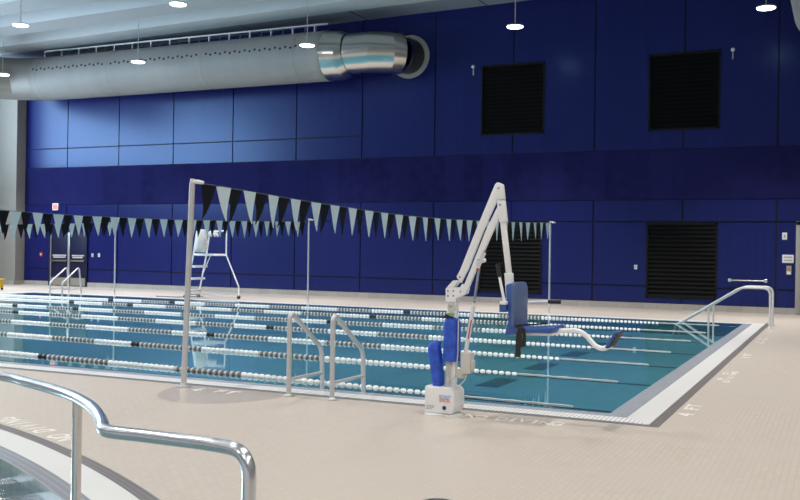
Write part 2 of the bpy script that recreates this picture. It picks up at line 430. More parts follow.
# ceiling: ribbed roof deck rising gently to the right
def cz(x): return 9.505+.02*(x+12.15)
m = MB()
prof = []
y = 27.65
prof = [(29.0, 0.02), (27.65, 0.02)]
k = 0
ys = [27.62]
seq = []
yy = 27.62
while yy > -9:
    seq += [(yy, 0.0), (yy-1.10, 0.0), (yy-1.20, .42), (yy-2.14, .42), (yy-2.24, 0.0)]
    yy -= 2.24
for (ya, za), (yb, zb) in zip(seq, seq[1:]):
    m.quad((XL, ya, cz(XL)+za), (XR, ya, cz(XR)+za), (XR, yb, cz(XR)+zb), (XL, yb, cz(XL)+zb))
struct(m.build('ceiling', M['ceiling'], smooth=0), 'pale grey ribbed metal roof deck')
m = MB()
xs_ = [XL+i*4.3 for i in range(9)]+[XR]
for x0, x1 in zip(xs_, xs_[1:]):
    m.quad((x0+.02, 27.62, cz(x0)+.0), (x1-.02, 27.62, cz(x1)+.0), (x1-.02, WY, cz(x1)+.02), (x0+.02, WY, cz(x0)+.02))
struct(m.build('trim_10', M['soffit'], smooth=0), 'soffit strip along the top of the far wall, coloured blue grey for its shade')
m = MB(); m.quad((XL, -9, 10.6), (XR, -9, 10.8), (XR, WY+.2, 10.8), (XL, WY+.2, 10.6))
struct(m.build('roof', M['soffit'], smooth=0), 'roof above the metal deck')

# exit doors at the far left
m = MB()
for x0, x1 in ((-29.06, -28.95), (-27.10, -27.04)): m.box(x0, x1, WY-.10, WY-.02, 0, 2.2)
m.box(-29.06, -27.04, WY-.10, WY-.02, 2.14, 2.2)
d1 = struct(m.build('door_1', M['door_blue'], smooth=0), 'navy double exit door under the red sign')
def leaf(x0, x1, right):
    m = MB(); m.box(x0, x1, WY-.085, WY-.035, .02, 2.13, .004)
    l = struct(m.build('door_leaf', M['door_blue'], d1))
    m = MB(); m.box(x0+.03, x1-.03, WY-.092, WY-.084, .03, .34); m.build('kick_plate', M['kick'], l)
    m = MB(); m.box(x0+.05, x1-.05, WY-.15, WY-.11, .985, 1.04, .008)
    m.box(x0+.05, x0+.12, WY-.15, WY-.08, .97, 1.06, .008); m.box(x1-.12, x1-.05, WY-.15, WY-.08, .97, 1.06, .008); m.build('push_bar', M['brass'], l)
    m = MB(); r = random.Random(3)
    for zz, a in ((1.20, .10), (1.125, .14)):
        x = x0+a
        while x < x1-a-.04:
            w_ = r.uniform(.035, .075); m.box(x, min(x+w_, x1-a), WY-.0885, WY-.084, zz, zz+.052); x += w_+.014
    m.build('notice_lettering', M['offwhite'], l)
leaf(-28.95, -28.03, False); leaf(-27.93, -27.10, True)
m = MB(); m.box(-28.03, -27.93, WY-.12, WY-.02, 0, 2.14, .006); m.build('mullion', M['alu'], d1)
m = MB(); m.box(-28.95, -28.91, WY-.115, WY-.02, 0, 2.14); m.build('frame_edge', M['alu'], d1)
# door at the far right, only its steel frame is in view
m = MB(); m.box(-1.20, -1.06, WY-.16, WY-.03, 0, 2.62, .01); m.box(-1.20, .05, WY-.16, WY-.03, 2.5, 2.62, .01); m.box(-.09, .05, WY-.16, WY-.03, 0, 2.62, .01)
d2 = struct(m.build('door_2', mat('door_frame_grey', (.36,.35,.33), .45), smooth=30), 'grey steel framed door at the right edge')
m = MB(); m.box(-1.06, -.09, WY-.10, WY-.04, .02, 2.5); m.build('door_leaf', mat('door_leaf_brown', (.10,.085,.07), .5), d2)

# ------------------------------------------------------------------ wall louvres
LAB = ['black wall louvre high on the blue wall, right of the silver duct end',
       'black wall louvre high on the blue wall, nearest the right edge',
       'black wall louvre at floor level behind the pool steps handrail',
       'black wall louvre at floor level behind the white pool lift']
for (x0, x1, z0, z1), lb in zip(LV, LAB):
    t = thing('wall_louvre', ((x0+x1)/2, WY-.06, z0), lb, 'louvre', 'black louvres in the blue wall')
    m = MB(); f = .055
    m.box(x0, x1, WY-.065, WY-.005, z0, z0+f); m.box(x0, x1, WY-.065, WY-.005, z1-f, z1); m.box(x0, x0+f, WY-.065, WY-.005, z0, z1); m.box(x1-f, x1, WY-.065, WY-.005, z0, z1)
    m.build('frame', M['black_slat'], t, smooth=0)
    m = MB(); n = 17; h = (z1-z0-2*f)/n
    for i in range(n):
        zb = z0+f+i*h
        m.prism([(x0+f, WY-.062, zb), (x0+f, WY-.058, zb+.012), (x0+f, WY-.012, zb+h*.78), (x0+f, WY-.012, zb+h*.66)], (x1-x0-2*f, 0, 0))
    m.box(x0+f, x1-f, WY-.010, WY-.004, z0+f, z1-f)
    m.build('slats', M['black_louvre'], t, smooth=0)

# ------------------------------------------------------------------ ducts
DY, DZ, DR = 27.72, 8.06, .83
t = thing('air_duct', (-22, DY, DZ-DR), 'fat grey ventilation duct running along the top of the blue wall', 'duct')
n = 40
m = MB(); m.tube([(-28.2+i*(12.65/30), DY, DZ) for i in range(31)], DR, n, cap=False); m.build('fabric_sleeve', M['duct'], t, smooth=60)
for xx in (-28.2, -27.85, -24.4, -20.2, -16.5, -15.6):
    m = MB(); m.tube([(xx-.03, DY, DZ), (xx+.03, DY, DZ)], DR+.012, n, cap=False); m.build('seam_band', M['duct_dull'], t, smooth=60)
hole = None
for i in range(60):
    x = -28.0+i*.200
    if abs(x+24.4) < .12 or abs(x+20.2) < .1: continue
    a = R(166.5 if i % 2 else 163.5)
    hp = Vector((x, DY+math.cos(a)*(DR+.001), DZ+math.sin(a)*(DR+.001)))
    if hole is None:
        m = MB(); m.lathe([(0, .004), (.042, .004), (.042, -.006)], (0, 0, 0), (0, math.cos(R(165)), math.sin(R(165))), 10)
        hole = m.build('air_hole', M['black_hole']); o = hole
    else:
        o = hole.copy(); COL.objects.link(o)
    o.parent = t; o.location = hp-ORG[t.name]
# suspension rail
m = MB(); m.box(-28.2, -15.65, DY-.02, DY+.02, DZ+DR+.22, DZ+DR+.27)
xx = -28.2
while xx < -15.65:
    m.box(xx-.02, xx+.02, DY-.015, DY+.015, DZ+DR-.01, DZ+DR+.23); xx += .86
m.build('suspension_rail', M['alu'], t, smooth=0)
strap = None
for i in range(29):
    x = -28.1+i*.43
    if strap is None:
        m = MB(); m.tube([(.2, -.42, -.33), (0, -.05, 0)], .010, 5); strap = m.build('hanger_strap', M['duct_dull']); o = strap
    else:
        o = strap.copy(); COL.objects.link(o)
    o.parent = t; o.location = Vector((x, DY, DZ+DR+.22))-ORG[t.name]
# right elbow into the wall
def gores(pts, rad, nm, mt, par):
    m = MB(); m.tube(pts, rad, n, cap=False); return m.build(nm, mt, par, smooth=25)
RE = .665
gores([(-15.56, DY, DZ), (-15.54, DY, DZ), (-15.02, DY+.0, DZ-.02), (-14.80, DY, DZ)], [DR, .82, .80, RE+.02], 'reducer', M['duct_steel'], t)
E_ = [(-14.85, DY, DZ), (-14.05, DY+.03, DZ+.01), (-13.52, DY+.33, DZ+.02), (-13.32, 28.30, DZ+.02)]
for i in range(3):
    dA = [(Vector(E_[k+1])-Vector(E_[k])).normalized() for k in range(3)]
    m = MB(); m.tube([E_[i], E_[i+1]], RE, n, cap=False, t0=(dA[i-1]+dA[i] if i else dA[0]), t1=(dA[i]+dA[i+1] if i < 2 else dA[2])); m.build('elbow_gore', M['duct_steel'], t, smooth=25)
gores([(-13.32, 28.28, DZ+.02), (-13.2, 28.97, DZ+.03)], RE-.09, 'collar', M['duct_dark'], t)
m = MB(); m.lathe([(RE-.11, 0), (RE+.055, 0), (RE+.055, .06), (RE-.11, .06), (RE-.11, 0)], (-13.2, 28.97, DZ+.03), (0, -1, 0), n); m.build('wall_flange', mat('flange_grey', (.46,.44,.41), .4, .3), t)
m = MB(); m.tube([(-14.84, DY, DZ), (-14.78, DY, DZ)], RE+.014, n, cap=False); m.build('joint_band', M['duct_dark'], t, smooth=60)
m = MB(); m.tube([(-13.335, 28.25, DZ+.02), (-13.315, 28.31, DZ+.02)], RE+.014, n, cap=False); m.build('joint_band', M['duct_steel'], t, smooth=60)
# left elbow turning along the side wall
L_ = [(-28.2, DY, DZ)]
for i in range(1, 4):
    a = R(90*i/3); L_.append((-28.6-1.6*math.sin(a), DY-1.6*(1-math.cos(a)), DZ+.04))
L_.append((-30.2, 21.0, DZ+.04))
gores(L_, DR-.02, 'left_elbow'.replace('left_', 'side_'), M['duct_dull'], t)
# second duct, along the right side
t = thing('air_duct', (-.425, 18, 8.0-.83), 'grey round duct running overhead at the top right corner', 'duct')
m = MB(); m.tube([(-.425, 8+i, 8.0) for i in range(20)], .83, 40, cap=True); m.build('fabric_sleeve', M['duct'], t, smooth=60)
for yy in (12, 16, 20, 24):
    m = MB(); m.tube([(-.425, yy-.03, 8.0), (-.425, yy+.03, 8.0)], .842, 40, cap=False); m.build('seam_band', M['duct_dull'], t, smooth=60)
    m = MB(); m.cyl((-.425, yy, 8.82), (-.425, yy, 9.98), .015, 8); m.build('hanger_rod', M['alu'], t)

# ------------------------------------------------------------------ pendant lights
LAMPS = [(-28.55, 26, 7.97, 'second from the left edge, low over the duct elbow'), (-22.16, 26, 8.0, 'in front of the grey duct, left of the middle'),
         (-15.42, 26, 8.05, 'in front of the right end of the grey duct'), (-8.57, 26, 8.06, 'above the upper louvre near the picture middle'),
         (-1.87, 26, 7.97, 'at the top right beside the round duct'), (-23.1, 21.7, 8.40, 'nearest the top left corner under the roof deck'), (-17.1, 21.7, 8.48, 'at the top edge, left of the picture middle')]
LAMPS[0] = (*LAMPS[0][:3], 'cut by the left edge in front of the duct elbow')
lens0 = body0 = None
def pendant(x, y, z, lb):
    t = thing('pendant_light', (x, y, z), 'lit round white pendant lamp '+lb, 'ceiling light', 'round pendant lamps under the roof deck')
    m = MB(); m.lathe([(.0, .085), (.06, .085), (.12, .065), (.235, .035), (.245, .02), (.235, .0), (.2, .0)], (x, y, z), n=28); m.build('housing', M['lamp_body'], t, smooth=50)
    m = MB(); m.lathe([(.236, .004), (.215, -.02), (.15, -.034), (0, -.038)], (x, y, z), n=28); m.build('lens', M['lens'], t, smooth=50)
    m = MB(); m.cyl((x, y, z+.08), (x, y, cz(x)+.02), .014, 8); m.build('stem', M['lamp_body'], t)
for l in LAMPS: pendant(*l)
def down(x, y, z, e, sp, r=.5):
    ld = bpy.data.lights.new('pool_lamp', 'AREA'); ld.shape = 'DISK'; ld.size = r; ld.energy = e; ld.color = (1, .97, .93); ld.spread = R(sp)
    lo = bpy.data.objects.new('pool_lamp', ld); COL.objects.link(lo); lo.location = (x, y, z-.06)
PW = 125
for l in LAMPS: down(l[0], l[1], l[2], PW*(1.0 if l[1] > 25 else 1), 78 if l[1] > 25 else 105)
for x in (-30, -22, -15.4, -8.6, -1.9, 4):
    for yy in (16.0, 9.5, 2.5, -4.5):
        down(x, yy, 8.6, PW*1.25, 125 if yy > 12 else 150)
down(-9.5, 21.7, 8.5, PW, 105); down(-2.5, 21.7, 8.5, PW, 105)

# ------------------------------------------------------------------ small things on the far wall
def plate(name, x, z, w, h, mt, label, cat, extra=None, d=.02):
    m = MB(); m.box(x-w/2, x+w/2, WY-.04-d, WY-.03, z-h/2, z+h/2, .004)
    if extra is None: return tag(m.build(name, mt), label, cat)
    t = thing(name, (x, WY-.04, z-h/2), label, cat); m.build('back_plate', mt, t)
    for nm, x0, x1, z0, z1, d1_, mm in extra:
        e = MB(); e.box(x+x0, x+x1, WY-.04-d-d1_, WY-.04-d+.002, z+z0, z+z1, .002); e.build(nm, mm, t)
    return t
t = thing('exit_sign', (-28.74, WY-.05, 3.05), 'small lit red sign in a white frame above the double doors', 'sign')
m = MB(); m.box(-28.89, -28.59, WY-.10, WY-.04, 3.03, 3.31, .008); m.build('housing', M['white_plastic'], t)
m = MB(); m.box(-28.85, -28.63, WY-.105, WY-.098, 3.07, 3.27); m.build('lit_panel', M['exit_lit'], t)
plate('fire_alarm_pull', -29.50, 1.25, .13, .17, M['red'], 'small red fire alarm pull on the blue wall left of the double doors', 'alarm', [('handle', -.035, .035, -.03, .03, .02, M['white_plastic'])])
plate('light_switch', -26.80, 1.255, .09, .14, M['offwhite'], 'pale wall switch just right of the double doors', 'switch', [('toggle', -.02, .02, -.035, .035, .01, M['grey_print'])])
plate('light_switch', -26.47, 1.26, .09, .14, M['white_plastic'], 'white wall switch, second one right of the double doors', 'switch', [('toggle', -.02, .02, -.035, .035, .01, M['grey_print'])])
plate('light_switch', -5.64, 1.24, .09, .13, M['white_plastic'], 'white wall plate left of the floor level louvre, near the lift seat', 'switch', [('toggle', -.02, .02, -.035, .035, .01, M['grey_print'])])
plate('light_switch', -1.50, 2.20, .13, .20, M['white_plastic'], 'white plate high on the blue wall beside the right door frame', 'switch', [('toggle', -.02, .02, -.05, .05, .01, M['grey_print'])])
plate('notice_sign', -1.405, 1.56, .30, .23, M['white_plastic'], 'white notice on the blue wall beside the right door frame', 'sign', [('print', -.11, .11, .02, .07, .002, M['grey_print']), ('print', -.11, .11, -.06, -.02, .002, M['grey_print'])])
plate('wall_device', -1.375, 1.24, .13, .25, M['amber'], 'small beige and white wall device below the white notice', 'device', [('cover', -.05, .05, -.115, -.03, .03, M['white_plastic']), ('dial', -.04, .04, .0, .05, .02, M['brass'])], .04)
for x, z, lb in ((-10.93, 7.61, 'tiny white sensor on the blue wall left of the upper louvre'), (-2.96, 7.57, 'tiny white sensor on the blue wall right of the right upper louvre')):
    t = thing('wall_sensor', (x, WY-.04, z), lb, 'sensor', 'tiny sensors high on the wall')
    m = MB(); m.lathe([(0, .11), (.045, .09), (.06, .03), (.05, 0), (0, 0)], (x, WY-.04, z), (0, -1, -.2), 14); m.build('dome', M['white_plastic'], t)
    m = MB(); m.box(x-.015, x+.015, WY-.06, WY-.04, z-.28, z-.08); m.build('conduit', M['alu'], t)
t = thing('grab_bar', (-2.46, WY-.05, .9), 'horizontal steel bar fixed low on the blue wall near the right end', 'grab bar')
m = MB(); m.cyl((-2.95, WY-.12, .92), (-1.98, WY-.12, .92), .022); m.build('bar', M['steel'], t)
for x in (-2.95, -1.98):
    m = MB(); m.lathe([(0, .10), (.03, .10), (.04, .03), (.055, .02), (.055, -.01), (0, -.01)], (x, WY-.04, .92), (0, -1, 0), 14); m.build('flange', M['steel'], t)

# ------------------------------------------------------------------ lane ropes
PITCH = .0925
def disc(name, mt):
    m = MB(); r = .041
    m.lathe([(.012, -.036), (.035, -.036), (r*.9, -.030), (r, -.012), (r, .006), (r*.86, .018), (.030, .022), (.012, .036)], (0, 0, 0), (1, 0, 0), 14)
    o = m.build(name, mt, smooth=50); me = o.data; bpy.data.objects.remove(o); return me
FM = {'w': disc('float', M['float_white']), 'g': disc('float', M['float_grey']), 'b': disc('float', M['float_black'])}
FM['g'].materials.append(M['float_dark'])
for pl in FM['g'].polygons:
    if pl.center.x > -.002: pl.material_index = 1
FM['w'].name = 'white_float'; FM['g'].name = 'silver_float'; FM['b'].name = 'black_float'
BND = [(-2.15, 'w'), (-7.08, 'g'), (-8.18, 'w'), (-9.36, 'g'), (-10.58, 'b'), (-10.77, 'w'), (-11.65, 'g'), (-12.69, 'w'), (-13.8, 'g'), (-14.85, 'w'), (-15.95, 'g'),
       (-16.98, 'w'), (-18.03, 'b'), (-18.2, 'g'), (-19.15, 'w'), (-20.2, 'b'), (-20.4, 'w')]
def colour_at(x):
    c = 'w'
    for b_, k in BND:
        if x < b_: c = k
    return c
ROPES = [(10.72, 10.03, .08), (12.78, 12.28, 0), (14.85, 14.40, -.02), (16.90, 16.45, 0), (18.80, 18.80, .22), (20.90, 21.0, .22), (22.72, 23.35, .25)]
ORD = ['nearest to the camera', 'second from the near edge', 'third from the near edge', 'middle one of the seven', 'third from the far edge', 'second from the far edge', 'farthest, along the far pool edge']
for (ya, yb, sh), od in zip(ROPES, ORD):
    def rp(x):
        f = (x+15)/13.0; yv = ya+(yb-ya)*f
        dip = max(0, (x+7.0)/3.0); z = .006-.026*min(1, dip)
        return Vector((x, yv, z))
    t = thing('lane_rope', rp(-12), 'floating lane rope of white and silver discs, '+od, 'lane rope', 'lane ropes across the lap pool')
    m = MB(); m.tube([rp(WX0+.02+i*(WX1-WX0-.04)/40) for i in range(41)], .008, 6); m.build('cable', M['cable'], t)
    m = MB(); m.tube([rp(-4.0+i*.14)+Vector((0, 0, .020+.003*(i % 2))) for i in range(11)], [.008+.002*(i % 2) for i in range(11)], 8); m.build('end_sleeve', M['sleeve'], t)
    xs = []
    x = -4.0
    while x > WX0+.3: xs.append(x); x -= PITCH
    inview = []
    for x in xs:
        p = rp(x); c = cm.inverted() @ p
        u = 400+953.5*c.x/-c.z
        inview.append((0 if -4 < u < 804 else 1, c.length, x))
    inview.sort()
    near = sorted(q[2] for q in inview[:100]); rest = [q[2] for q in inview[100:]]
    ang = math.atan2((yb-ya), 13.0)
    for x in near:
        o = bpy.data.objects.new('float', FM[colour_at(x-sh)]); COL.objects.link(o); o.parent = t
        o.location = rp(x)-ORG[t.name]; o.rotation_euler = (random.uniform(0, 6), random.uniform(-.10, .10), ang+random.uniform(-.10, .10))
        k = colour_at(x-sh)
        if k != 'w': o['label'] = {'g': 'silver grey float', 'b': 'black float'}[k]
    bm = bmesh.new(); idx = {'w': 0, 'g': 1, 'b': 2, 'd': 3}
    for x in rest:
        n0 = len(bm.faces); bm.from_mesh(FM[colour_at(x-sh)]); bm.faces.ensure_lookup_table(); bm.verts.ensure_lookup_table()
        fs = bm.faces[n0:]; vs = {v for f in fs for v in f.verts}
        bmesh.ops.translate(bm, vec=rp(x), verts=list(vs))
        for f in fs: f.material_index = 3 if f.material_index == 1 else idx[colour_at(x-sh)]
    mb = MB(); mb.bm.free(); mb.bm = bm
    o = mb.build('float_string', [M['float_white'], M['float_grey'], M['float_black'], M['float_dark']], t, smooth=50); o['kind'] = 'stuff'

# ------------------------------------------------------------------ backstroke flag lines
def penn(name, mt, curl):
    m = MB(); h, w_ = .43, .138; nz = 6; rows = []
    for i in range(nz+1):
        f = i/nz; wd = w_*(1-f)**1.0+.004
        off = curl*f**3; yo = .05*curl*math.sin(f*4)
        rows.append([m.bm.verts.new((yo+s*.003, s_*wd+off, -h*f)) for s in (1, -1) for s_ in (-1, 1)])
    for A, B in zip(rows, rows[1:]):
        m.bm.faces.new((A[0], A[1], B[1], B[0])); m.bm.faces.new((A[2], A[3], B[3], B[2]))
        m.bm.faces.new((A[0], A[2], B[2], B[0])); m.bm.faces.new((A[1], A[3], B[3], B[1]))
    m.bm.faces.new((rows[0][0], rows[0][1], rows[0][3], rows[0][2])); m.bm.faces.new((rows[-1][0], rows[-1][1], rows[-1][3], rows[-1][2]))
    o = m.build(name, mt, smooth=0); me = o.data; bpy.data.objects.remove(o); return me
PN = {(c, k): penn('pennant', M['flag_'+c], k*cv) for c, cv in (('black', -.11), ('white', .06)) for k in (1.0, .45, -.1)}
POLES = {-6.93: (9.10, 24.62), -14.0: (9.10, 24.62), -21.4: (9.10, 24.62)}
FL = [(-7.0, [(9.2, 2.415), (9.4, 2.41), (10.7, 2.365), (11.67, 2.33), (12.86, 2.30), (14.25, 2.265), (15.7, 2.25), (17.4, 2.26), (20.4, 2.31), (24.58, 2.42)], 9.385, 24.2, .287, 'near flag line of black and white pennants crossing the pool beside the lift', 0),
      (-14.35, [(9.2, 2.42), (13.05, 2.28), (14.65, 2.255), (16.9, 2.265), (18.4, 2.285), (20.9, 2.34), (24.58, 2.44)], 9.73, 24.2, .2735, 'middle flag line of black and white pennants ending behind the near flag line', 0),
      (-21.8, [(9.2, 2.42), (14, 2.26), (18, 2.20), (20, 2.20), (21.7, 2.27), (23, 2.33), (24.58, 2.42)], 9.35, 24.2, .285, 'farthest flag line of pennants, low behind the others at the left', 1)]
def interp(pts, y):
    for (a, za), (b_, zb) in zip(pts, pts[1:]):
        if a <= y <= b_: return za+(zb-za)*(y-a)/(b_-a)
    return pts[-1][1]
for X, pts, f0, f1, pit, lb, ph in FL:
    t = thing('pennant_line', (X, f0, interp(pts, f0)), lb, 'flag line', 'pennant lines across the pool')
    m = MB(); m.tube([(X, y_, z_) for y_, z_ in pts], .009, 6); m.build('rope', M['rope'], t)
    y_ = f0; i = ph
    rnd = random.Random(11+int(X))
    while y_ < f1:
        c = 'black' if i % 2 == 0 else 'white'
        k = 1.0 if (y_ < 12.8 and X > -10) else (.45 if rnd.random() < .4 else -.1)
        o = bpy.data.objects.new('pennant', PN[(c, k)]); COL.objects.link(o); o.parent = t
        zc = interp(pts, y_+pit/2); sl = (interp(pts, y_+pit)-interp(pts, y_))/pit
        o.location = Vector((X+.011*(1 if i % 2 else -1), y_+pit/2, zc))-ORG[t.name]
        o.rotation_euler = (math.atan(sl), rnd.uniform(-.05, .05), rnd.uniform(-.08, .08))
        o.scale = (1, 1, rnd.uniform(.95, 1.03))
        if c == 'white': o['label'] = 'pale pennant'
        else: o['label'] = 'black pennant'
        y_ += pit; i += 1
def pole(x, y, ztop, lb, lean=0.0, rad=.024):
    t = thing('flag_pole', (x, y, 0), lb, 'pole', 'upright poles holding the flag lines')
    m = MB(); m.cyl((x, y, 0), (x+lean, y, ztop), rad, 16); m.build('post', M['steel_grey'], t)
    m = MB(); m.lathe([(.085, .001), (.085, .012), (.045, .02), (.03, .06), (rad, .06)], (x, y, 0), n=20); m.build('base_flange', M['steel_grey'], t)
    m = MB(); m.cyl((x+lean, y, ztop-.03), (x+lean, y, ztop+.045), rad*.8, 12); m.tube([(x+lean-.02, y, ztop+.015), (x+lean+.06, y+.03, ztop+.012), (x+lean+.12, y+.06, ztop+.0)], [.022, .026, .018], 10)
    m.build('rope_hook', M['white_plastic'], t)
pole(-7.015, 9.11, 2.40, 'tall steel flag pole on the near deck, left of the pool ladder', .085, .034)
pole(-7.065, 24.66, 2.43, 'slim flag pole on the far deck right of the lift arm')
pole(-14.47, 24.66, 2.50, 'slim flag pole on the far deck behind the near pool ladder')
pole(-21.86, 24.66, 2.45, 'slim flag pole on the far deck at the left, beside the far ladder')

# ------------------------------------------------------------------ near pool ladder rails
for X, lb in ((-5.585, 'left of the pair of grey grab rails at the near pool edge'), (-5.035, 'right of the pair of grey grab rails, nearer the pool lift')):
    t = thing('pool_grab_rail', (X, 9.15, 0), lb, 'grab rail', 'grab rails of the near pool ladder')
    m = MB(); m.tube(fillet([(X, 9.13, 0), (X, 9.13, .955), (X, 9.86, .47), (X, 9.90, -.15)], [.13, .10]), .0275, 16); m.build('hoop', M['steel_grey'], t)
    m = MB(); m.cyl((X, 9.13, .185), (X, 9.90, .18), .021, 12); m.build('brace', M['steel_grey'], t)
    m = MB(); m.lathe([(.065, .001), (.065, .012), (.04, .02), (.03, .03)], (X, 9.13, 0), n=20); m.build('floor_flange', M['steel_grey'], t)
# far ladder rails
for X, lb in ((-24.06, 'left one of the two steel grab rails at the far pool edge'), (-23.52, 'right one of the two steel grab rails at the far pool edge')):
    dx = 0.0
    t = thing('pool_grab_rail', (X, 24.6, 0), lb, 'grab rail', 'grab rails of the far pool ladder')
    m = MB(); m.tube(fillet([(X, 24.02, -.15), (X, 24.02, .38), (X, 24.78, .90), (X, 24.90, .0)], [.08, .12]), .026, 12); m.build('hoop', M['steel_grey'], t)
    m = MB(); m.cyl((X, 24.02, .16), (X, 24.92, .16), .02, 8); m.build('brace', M['steel_grey'], t)
# steps handrails at the right end
for Y, lb in ((23.1, 'nearer of the two steel handrails over the pool steps'), (24.0, 'farther of the two steel handrails over the pool steps')):
    t = thing('steps_handrail', (-1.48, Y, 0), lb, 'handrail', 'handrails of the pool steps')
    m = MB(); m.tube(fillet([(-1.48, Y, 0), (-1.48, Y, .905), (-2.11, Y, .905), (-3.55, Y, -.02), (-3.62, Y, -.3)], [.17, .12, .02]), .026, 14); m.build('rail', M['steps_steel'], t)
    m = MB(); m.cyl((-2.81, Y, .45), (-2.81, Y, -.32), .022, 12); m.build('post', M['steps_steel'], t)
    m = MB(); m.lathe([(.06, .001), (.06, .012), (.035, .02), (.027, .03)], (-1.48, Y, 0), n=18); m.build('floor_flange', M['steps_steel'], t)

# ------------------------------------------------------------------ foreground handrail of the round pool
t = thing('curved_handrail', (-3.6, 3.8, 0), 'shiny curved steel handrail in the left foreground over the round pool', 'handrail')
pts = [(-6.2, 4.35, .85), (-5.4, 4.33, .85), (-4.615, 4.217, .85), (-4.271, 4.10, .85), (-3.859, 3.936, .85), (-3.604, 3.803, .85), (-3.411, 3.676, .85), (-3.271, 3.553, .85), (-3.115, 3.423, .85)]
crv = [Vector(p) for p in pts]
fine = []
for i in range(len(crv)-1):
    p0, p1, p2, p3 = crv[max(i-1, 0)], crv[i], crv[i+1], crv[min(i+2, len(crv)-1)]
    for k in range(6):
        s = k/6; fine.append(.5*((2*p1)+(-p0+p2)*s+(2*p0-5*p1+4*p2-p3)*s*s+(-p0+3*p1-3*p2+p3)*s**3))
fine = [p for p in fine if p.x < -3.61]
kink = [Vector(p) for p in ((-3.604, 3.803, .85), (-3.411, 3.676, .85), (-3.249, 3.549, .85), (-3.10, 3.416, .85), (-2.978, 3.298, .85), (-2.92, 3.235, .85), (-2.872, 3.203, .85), (-2.82, 3.192, .85), (-2.75, 3.194, .85))]
for i in range(len(kink)-1):
    p0, p1, p2, p3 = kink[max(i-1, 0)], kink[i], kink[i+1], kink[min(i+2, len(kink)-1)]
    for k in range(5):
        q = k/5; fine.append(.5*((2*p1)+(-p0+p2)*q+(2*p0-5*p1+4*p2-p3)*q*q+(-p0+3*p1-3*p2+p3)*q**3))
fine += fillet([(-2.70, 3.197, .85), (-2.30, 3.19, .85), (-2.09, 3.135, .85), (-2.077, 3.10, .0)], [.1, .12], 10)
m = MB(); m.tube(fine, .028, 20); m.build('rail', M['chrome'], t, smooth=60)
m = MB(); m.cyl((-3.605, 3.80, .845), (-3.605, 3.80, -.6), .025, 16); m.build('post', M['steel'], t)
m = MB(); m.cyl((-5.9, 4.335, .845), (-5.9, 4.335, -.6), .021, 16); m.build('post', M['steel'], t)
m = MB(); m.lathe([(.06, .005), (.06, .016), (.035, .024), (.025, .035)], (-2.077, 3.10, 0), n=18); m.build('floor_flange', M['steel'], t)

# ------------------------------------------------------------------ pool lift
t = thing('pool_lift', (-3.62, 9.02, 0), 'white pool lift with blue covers and a blue chair hanging over the pool edge', 'pool lift')
W_ = M['white_paint']
m = MB(); m.lathe([(0, 0), (.13, 0), (.13, .012), (.06, .018), (0, .018)], (-3.69, 8.90, 0), n=28); m.lathe([(0, 0), (.10, 0), (.10, .012), (.05, .016), (0, .016)], (-3.52, 8.90, 0), n=24); m.build('base_flange', W_, t)
m = MB(); m.xz([(-3.803, .016), (-3.807, .272), (-3.789, .290), (-3.745, .276), (-3.527, .278), (-3.488, .236), (-3.481, .096), (-3.506, .022), (-3.751, .014)], 8.83, 9.12, .010)
bc = m.build('base_cover', W_, t)
for nm, tx, sz, mt, x, z, sp in (('logo_upper', 'SCOUT', .040, M['blue_mark'], -3.583, .187, 1.0), ('logo_lower', 'EXCEL', .042, M['red_mark'], -3.583, .151, 1.0)):
    o = text_obj(nm, tx, sz, mt, at(x, 8.827, z) @ STAND @ scl(.95, 1.1), .0015, t); o.data.transform(Matrix()); 
m = MB(); m.lathe([(0, .004), (.020, .003), (.022, -.002)], (-3.59, 8.829, .077), (0, -1, 0), 16); m.build('key_cap', M['navy_mark'], t)
m = MB()
for z0 in (.086, .070, .054): m.box(-3.785, -3.70-.02*(z0 < .06), 8.8275, 8.831, z0, z0+.008)
m.build('base_label', M['grey_print'], t, smooth=0)
m = MB(); m.box(-3.645, -3.537, 8.98, 9.05, .02, 1.16, .008); m.build('mast', W_, t)
m = MB(); m.xz([(-3.648, 1.128), (-3.650, 1.264), (-3.572, 1.348), (-3.515, 1.345), (-3.571, 1.277), (-3.495, 1.279), (-3.474, 1.315), (-3.42, 1.267), (-3.435, 1.221), (-3.537, 1.167), (-3.536, 1.132)], 8.968, 9.06); hd = m.build('mast_head', W_, t)
m = MB()
for x, z in ((-3.625, 1.24), (-3.565, 1.243), (-3.625, 1.19), (-3.565, 1.193), (-3.49, 1.238), (-3.105, 2.275), (-3.085, 2.11), (-3.50, 1.385)):
    m.lathe([(0, .006), (.009, .005), (.011, 0)], (x, 8.968 if z < 1.35 else 8.972, z), (0, -1, 0), 10)
m.build('bolts', M['rod'], t)
m = MB(); m.lathe([(0, .003), (.042, .003), (.042, 0)], (-3.585, 8.968, 1.078), (0, -1, 0), 24); o = m.build('mast_sticker', mat('sticker_grey', (.62,.61,.57), .5), t)
o.data.transform(Matrix.Translation(Vector((-3.585, 0, 1.078))-Vector((ORG[t.name].x, 0, 0))) @ scl(1, 1, 1.35) @ Matrix.Translation(-(Vector((-3.585, 0, 1.078))-Vector((ORG[t.name].x, 0, 0)))))
m = MB(); m.box(-3.63, -3.548, 8.9665, 8.97, 1.0, 1.014); m.build('green_sticker', M['green'], t)
m = MB(); m.box(-3.61, -3.565, 8.9645, 8.966, 1.07, 1.10); m.build('sticker_figure', M['grey_print'], t)
m = MB(); m.xz([(-3.507, 1.455), (-3.343, 1.86), (-3.149, 2.316), (-3.112, 2.327), (-3.080, 2.257), (-3.262, 1.86), (-3.421, 1.467), (-3.497, 1.322), (-3.545, 1.385)], 8.99, 9.03, .006); m.build('upper_arm', W_, t)
